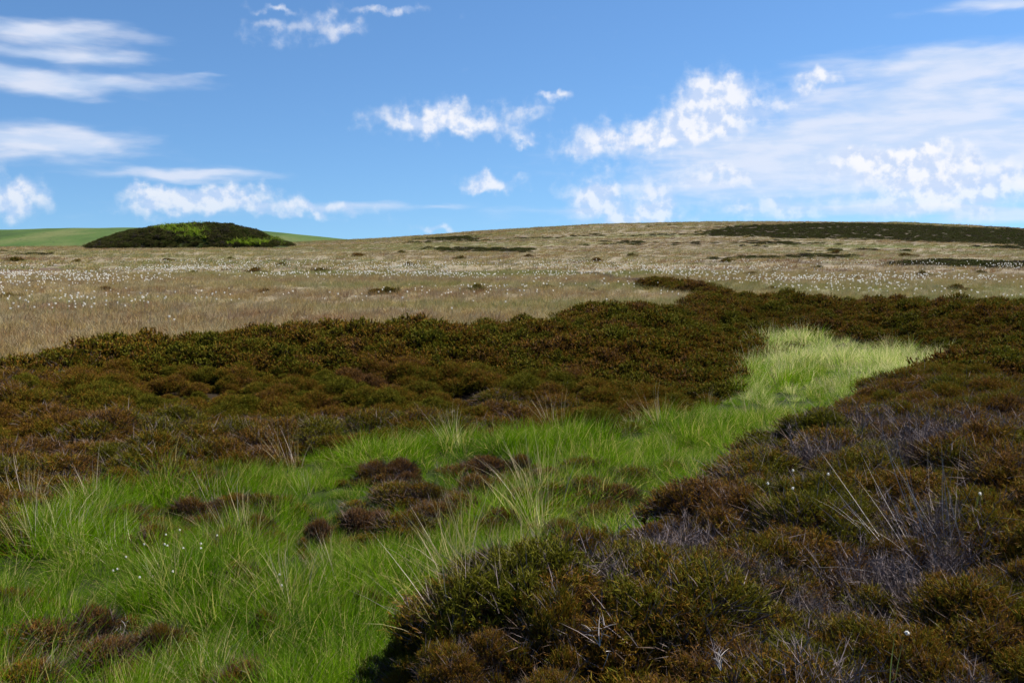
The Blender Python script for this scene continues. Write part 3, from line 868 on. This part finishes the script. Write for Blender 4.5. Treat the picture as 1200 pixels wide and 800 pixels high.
# heather of the far moor and of the mound
fx, fy = scatter_polar(60, 460, 32, .45)
fz = height(fx, fy); U, W = project(fx, fy, fz)
k = far_heath(U + rng.normal(0, 7, len(U)), W + rng.normal(0, .7, len(U)), fx + rng.normal(0, 2, len(U)), fy + rng.normal(0, 3, len(U))) & (zones(fx, fy)[2]) & (rng.random(len(U)) < .9)
fx, fy, fz = fx[k], fy[k], fz[k]
stuff('far_heather', np.stack([fx, fy, fz], 1), np.stack([0 * fx, 0 * fx, rng.uniform(0, 6.28, len(fx))], 1), three(rng.uniform(1.2, 3.0, len(fx))) * np.array([1, 1, .36]), rng.integers(0, 3, len(fx)),
      [m[0] for m in MOORH], 'dark heather patches lying across the distant moor and hill', 'heather')
mx = rng.uniform(-79, -41, 3600); my = rng.uniform(MY - 11, MY + 12, 3600)
mh = mound_h(mx, my); k = mh > .12
mx, my, mh = mx[k], my[k], mh[k]
mu = 600 + F * mx / my; mv = 288 - F * (height(mx, my) + mh - EYE) / my
br = (np.hypot((mu - 215) / 26, (mv - 268) / 6) + fbm(mx, my, 4, 2) * .5 < 1) | (np.hypot((mu - 232) / 14, (mv - 273) / 9) + fbm(mx, my, 3, 2) * .4 < 1) | (np.hypot((mu - 305) / 30, (mv - 284) / 4) + fbm(mx, my, 4, 2) * .6 < 1)
BRACK = [tuft_mesh(420 + k, 60, .5, .4, .06, M_HILLG, .7, .4, 2, 'bracken') for k in range(2)]
stuff('mound_shrubs', np.stack([mx, my, height(mx, my) + mh - .1], 1), np.stack([0 * mx, 0 * mx, rng.uniform(0, 6.28, len(mx))], 1), three(.7 + 2.2 * rng.random(len(mx)) ** 3) * np.array([1.1, 1.1, 1.0]),
      np.where(br & (rng.random(len(mx)) < .62), 3 + rng.integers(0, 2, len(mx)), rng.integers(0, 3, len(mx))), [m[0] for m in MOORH] + BRACK, 'dark heather and bright green bracken covering the rounded mound', 'shrubs')

# ------------------------------------------------------------------ heather bushes standing apart in the grass
for i, (u, v, wpx, lab) in enumerate(CLUMPS):
    q = hat(u, v + wpx * .20, .12)
    d = math.hypot(q[0], q[1])
    s = wpx / F * d / .80 * 1.18
    k = i % 5
    zz = float(height(np.array([q[0]]), np.array([q[1]]))[0])
    plant('heather_bush', (('foliage', CLUMPM[k][0]), ('stem', CLUMPM[k][1]), ('dead_twig', CLUMPM[k][2])), lab, 'heather', (q[0], q[1], zz + .02), (0, 0, i * 1.7), (s * 1.6, s * 1.25, max(.80, s * .9)), None)
# overhanging bushes of the bank edge
EDGE = [(-.22, 5.05, 1.0, 'overhanging dark heather bush at the very tip of the near bank'), (-.14, 5.45, 1.0, 'tall rust topped heather bush on the bank tip above the shadow'),
        (.12, 5.62, 1.0, 'dark heather bush behind the bank tip'), (.45, 5.95, .95, 'spreading heather bush along the bank edge above the valley clumps'), (.2, 4.72, .85, 'shaded heather bush on the camera side of the bank tip')]
for i, (x, y, s, lab) in enumerate(EDGE):
    k = (i * 2 + 1) % 6
    zz = float(height(np.array([x]), np.array([y]))[0])
    plant('heather_bush', (('foliage', HEATHER[k][0]), ('stem', HEATHER[k][1]), ('dead_twig', HEATHER[k][2])), lab, 'heather', (x, y, zz - .02), (0, 0, i * 2.1), (s, s, 1.0), None)

# ------------------------------------------------------------------ cotton grass
def cotton_meshes(seed, H=.34, r=.016):
    global rng
    keep = rng; rng = np.random.default_rng(seed)
    s = Bag(); s.strips(np.zeros((2, 3)), unit(np.array([[.08, .02, 1], [.02, .09, 1]])), H, .004, 3, .08, droopdir=np.tile([1.0, 0, 0], (2, 1)), taper=6)
    stem = s.mesh('cotton_stem', M_CSTEM)
    top = np.array([.08 * H + .08 * H, .0, H * .97])
    n = 70; b = Bag()
    d = unit(rng.normal(size=(n, 3)) * [1, 1, 1.1] + [.2, 0, -.1])
    b.strips(np.tile(top, (n, 1)) - d * r * .2, d, r * rng.uniform(.9, 1.6, n), r * .62, 2, .25, droopdir=np.tile([0, 0, -1.0], (n, 1)), taper=3)
    head = b.mesh('cotton_head', M_COTTON)
    rng = keep
    return stem, head
CG = [cotton_meshes(500 + k, .34, .0072) for k in range(3)]
CGF = [cotton_meshes(510 + k, .34, .023) for k in range(3)]
NEARCG = [(202, 623), (189, 630), (175, 640), (205, 640), (213, 642), (226, 639), (232, 646), (262, 629), (156, 651), (160, 675), (122, 673), (201, 675), (337, 675), (336, 684), (132, 667), (184, 642)]
for i, (u, v) in enumerate(NEARCG):
    q = hat(u, v, .36); sc = 1.12
    z0 = float(height(np.array([q[0]]), np.array([q[1]]))[0])
    plant('bog_cotton', (('stem', CG[i % 3][0]), ('seed_head', CG[i % 3][1])), 'white cotton grass head among the loose cluster in the green valley grass', 'cotton grass', (q[0], q[1], z0), (0, 0, i * 1.3), sc, 'cotton heads in the valley grass')
for i, (u, v, lab) in enumerate([(918, 549, 'highest white cotton head above the near bank heather'), (971, 556, 'white cotton head nearest to the dry leaning stalks'), (912, 566, 'white cotton head below the highest one on the near bank'),
                                 (936, 568, 'small white cotton head between the three others on the near bank'), (1137, 574, 'single tiny white cotton head far along the near bank'), (1045, 740, 'lone pale cotton head low in the darkest heather')]):
    q = hat(u, v, .44)
    z0 = float(height(np.array([q[0]]), np.array([q[1]]))[0])
    plant('bog_cotton', (('stem', CG[i % 3][0]), ('seed_head', CG[i % 3][1])), lab, 'cotton grass', (q[0], q[1], z0), (0, 0, i * 1.3), 1.3, 'cotton heads on the near bank')
# heads of the open bog
cx_, cy_ = scatter_polar(21, 80, 33, 9.0)
ok = zones(cx_, cy_)[2]
cx_, cy_ = cx_[ok], cy_[ok]; cz_ = height(cx_, cy_); cu, cv = project(cx_, cy_, cz_ + .3)
band = np.exp(-((cv - 322) / 9.0) ** 2) * .9 + np.exp(-((cv - 345) / 16.0) ** 2) * .38 + .05
band *= np.clip(.30 + 2.2 * fbm(cx_, cy_, 6, 4), .02, 1.6)
ok = rng.random(len(cx_)) < band
cx_, cy_, cz_, cu = cx_[ok], cy_[ok], cz_[ok], cu[ok]
cd = np.hypot(cx_, cy_); vis = (cu > 3) & (cu < 1197)
o_ = np.argsort(cd + 1000 * ~vis)
for i in o_[:270]:
    k = int(rng.integers(0, 3))
    plant('bog_cotton', (('stem', CGF[k][0]), ('seed_head', CGF[k][1])), 'white cotton grass head among hundreds dotting the tan bog', 'cotton grass', (cx_[i], cy_[i], cz_[i]), (0, 0, float(rng.uniform(0, 6.28))), float(rng.uniform(.8, 1.25)), 'cotton heads of the open bog')
r_ = o_[270:]
stuff('cotton_grass_field', np.stack([cx_[r_], cy_[r_], cz_[r_]], 1), np.stack([0 * cx_[r_], 0 * cx_[r_], rng.uniform(0, 6.28, len(r_))], 1), three(rng.uniform(.9, 1.5, len(r_))), rng.integers(0, 3, len(r_)),
      [m[1] for m in CGF], 'white specks of cotton grass far out across the bog', 'cotton grass')

# heather bushes dotted over the open bog
DOTS = [(40, 330), (8, 346), (125, 338), (195, 304), (300, 318), (310, 341), (376, 318), (228, 318), (60, 326), (20, 305), (90, 306), (60, 297), (270, 303), (480, 310), (455, 341), (440, 342), (560, 338), (640, 335), (420, 300),
        (470, 296), (330, 310), (905, 318), (1000, 324), (960, 312), (1080, 322), (1150, 318), (880, 320), (740, 300), (620, 300), (850, 306), (700, 306), (1060, 300), (980, 297), (540, 303), (690, 338), (905, 338), (1120, 338)]
for i, (u, v) in enumerate(DOTS):
    q = hat(u, v, .1)
    if zones(q[:1], q[1:2])[2][0]:
        k = i % 4; sc = float(rng.uniform(.55, 1.15)) * (1 + max(0, q[1] - 40) / 90)
        plant('heather_bush', (('foliage', FARH[k][0]), ('stem', FARH[k][1])), 'small dark heather bush standing alone on the open tan bog', 'heather', (q[0], q[1], float(height(q[:1], q[1:2])[0]) - .02), (0, 0, i * 1.1), (sc * 1.6, sc, sc * .8), 'heather bushes dotted over the bog')

# ------------------------------------------------------------------ tussocks and stalks that stand out
TUSS = [(1085, 655, 1.6, 'STALK', 'tall bleached grass stalks leaning over the dark near bank'), (530, 735, .95, 'STALK', 'pale dry stalks hanging in the shadow under the bank tip'),
        (590, 725, .9, 'STALK', 'pale dry stalks standing beside the shaded bank face'), (285, 640, 1.2, 'STALK', 'long straw stalks leaning across the valley grass'), (110, 600, 1.1, 'STALK', 'straw stalks in the grass near the far slope foot'),
        (205, 690, .9, 'STALK', 'upright brown stalks under the cotton heads'), (388, 690, 1.0, 'STALK', 'straw stalks leaning by the lower grass hollow'), (625, 625, 1.2, 'GPALE', 'bright arching tussock before the near bank edge'),
        (905, 405, 1.3, 'STALK', 'pinkish seeding grass at the far tip of the grass tongue'), (940, 402, 1.3, 'STALK', 'pale seeding grass against the dark heather at the far tip'), (990, 425, 1.3, 'STALK', 'straw plumes in the middle of the far grass tongue'),
        (650, 505, 1.2, 'STALK', 'straw stalks rising in front of the far heather slope'), (340, 545, 1.15, 'STALK', 'pale stalks at the far rim of the valley grass'), (530, 520, 1.1, 'GPALE', 'silvery tussock along the far rim of the valley grass'),
        (770, 500, 1.2, 'STALK', 'stalks standing along the rim below the far slope'), (30, 600, 1.2, 'GPALE', 'silvery tussock close to the far slope at the edge')]
for i, (u, v, s, kind, lab) in enumerate(TUSS):
    q = hat(u, v, .05)
    k = i % 3
    ro = tilted(np.array([i * 1.1]), np.array([-.62 if i == 0 else -.3]), np.array([.05]))[0]
    parts = (('stalk', LEAN if i == 0 else STALK[k]),) if kind == 'STALK' else (('blades', GPALE[k]), ('stalk', STALK[k]))
    plant('grass_tussock', parts, lab, 'grass', (q[0], q[1], q[2] - .05), tuple(ro), s, None)

def branch_mesh(seed):
    global rng
    keep = rng; rng = np.random.default_rng(seed)
    b = Bag(); n = 5
    d = unit(rng.normal(0, .7, (n, 3)) + [0, 0, .9]); ln = rng.uniform(.07, .15, n)
    b.strips(np.zeros((n, 3)), d, ln, .0038, 3, .5, droopdir=rng.normal(0, .6, (n, 3)))
    for k in range(4):
        b.strips(d * (ln * rng.uniform(.3, .8, n))[:, None], unit(d + rng.normal(0, .7, (n, 3))), ln * .5, .0028, 2, .3)
    rng = keep
    return b.mesh('bleached_branch', M_BLEACH)
for i, (u, v, dz, lab) in enumerate([(145, 742, .12, 'bleached white branch lying between the corner heather clumps'), (703, 757, .30, 'bleached forked twig poking from the near bank'), (845, 790, .30, 'thin bleached twig at the bottom of the near bank')]):
    q = hat(u, v, dz)
    plant('dead_branch', (('twig', branch_mesh(600 + i)),), lab, 'branch', tuple(q), (0, 0, i), 1.0)
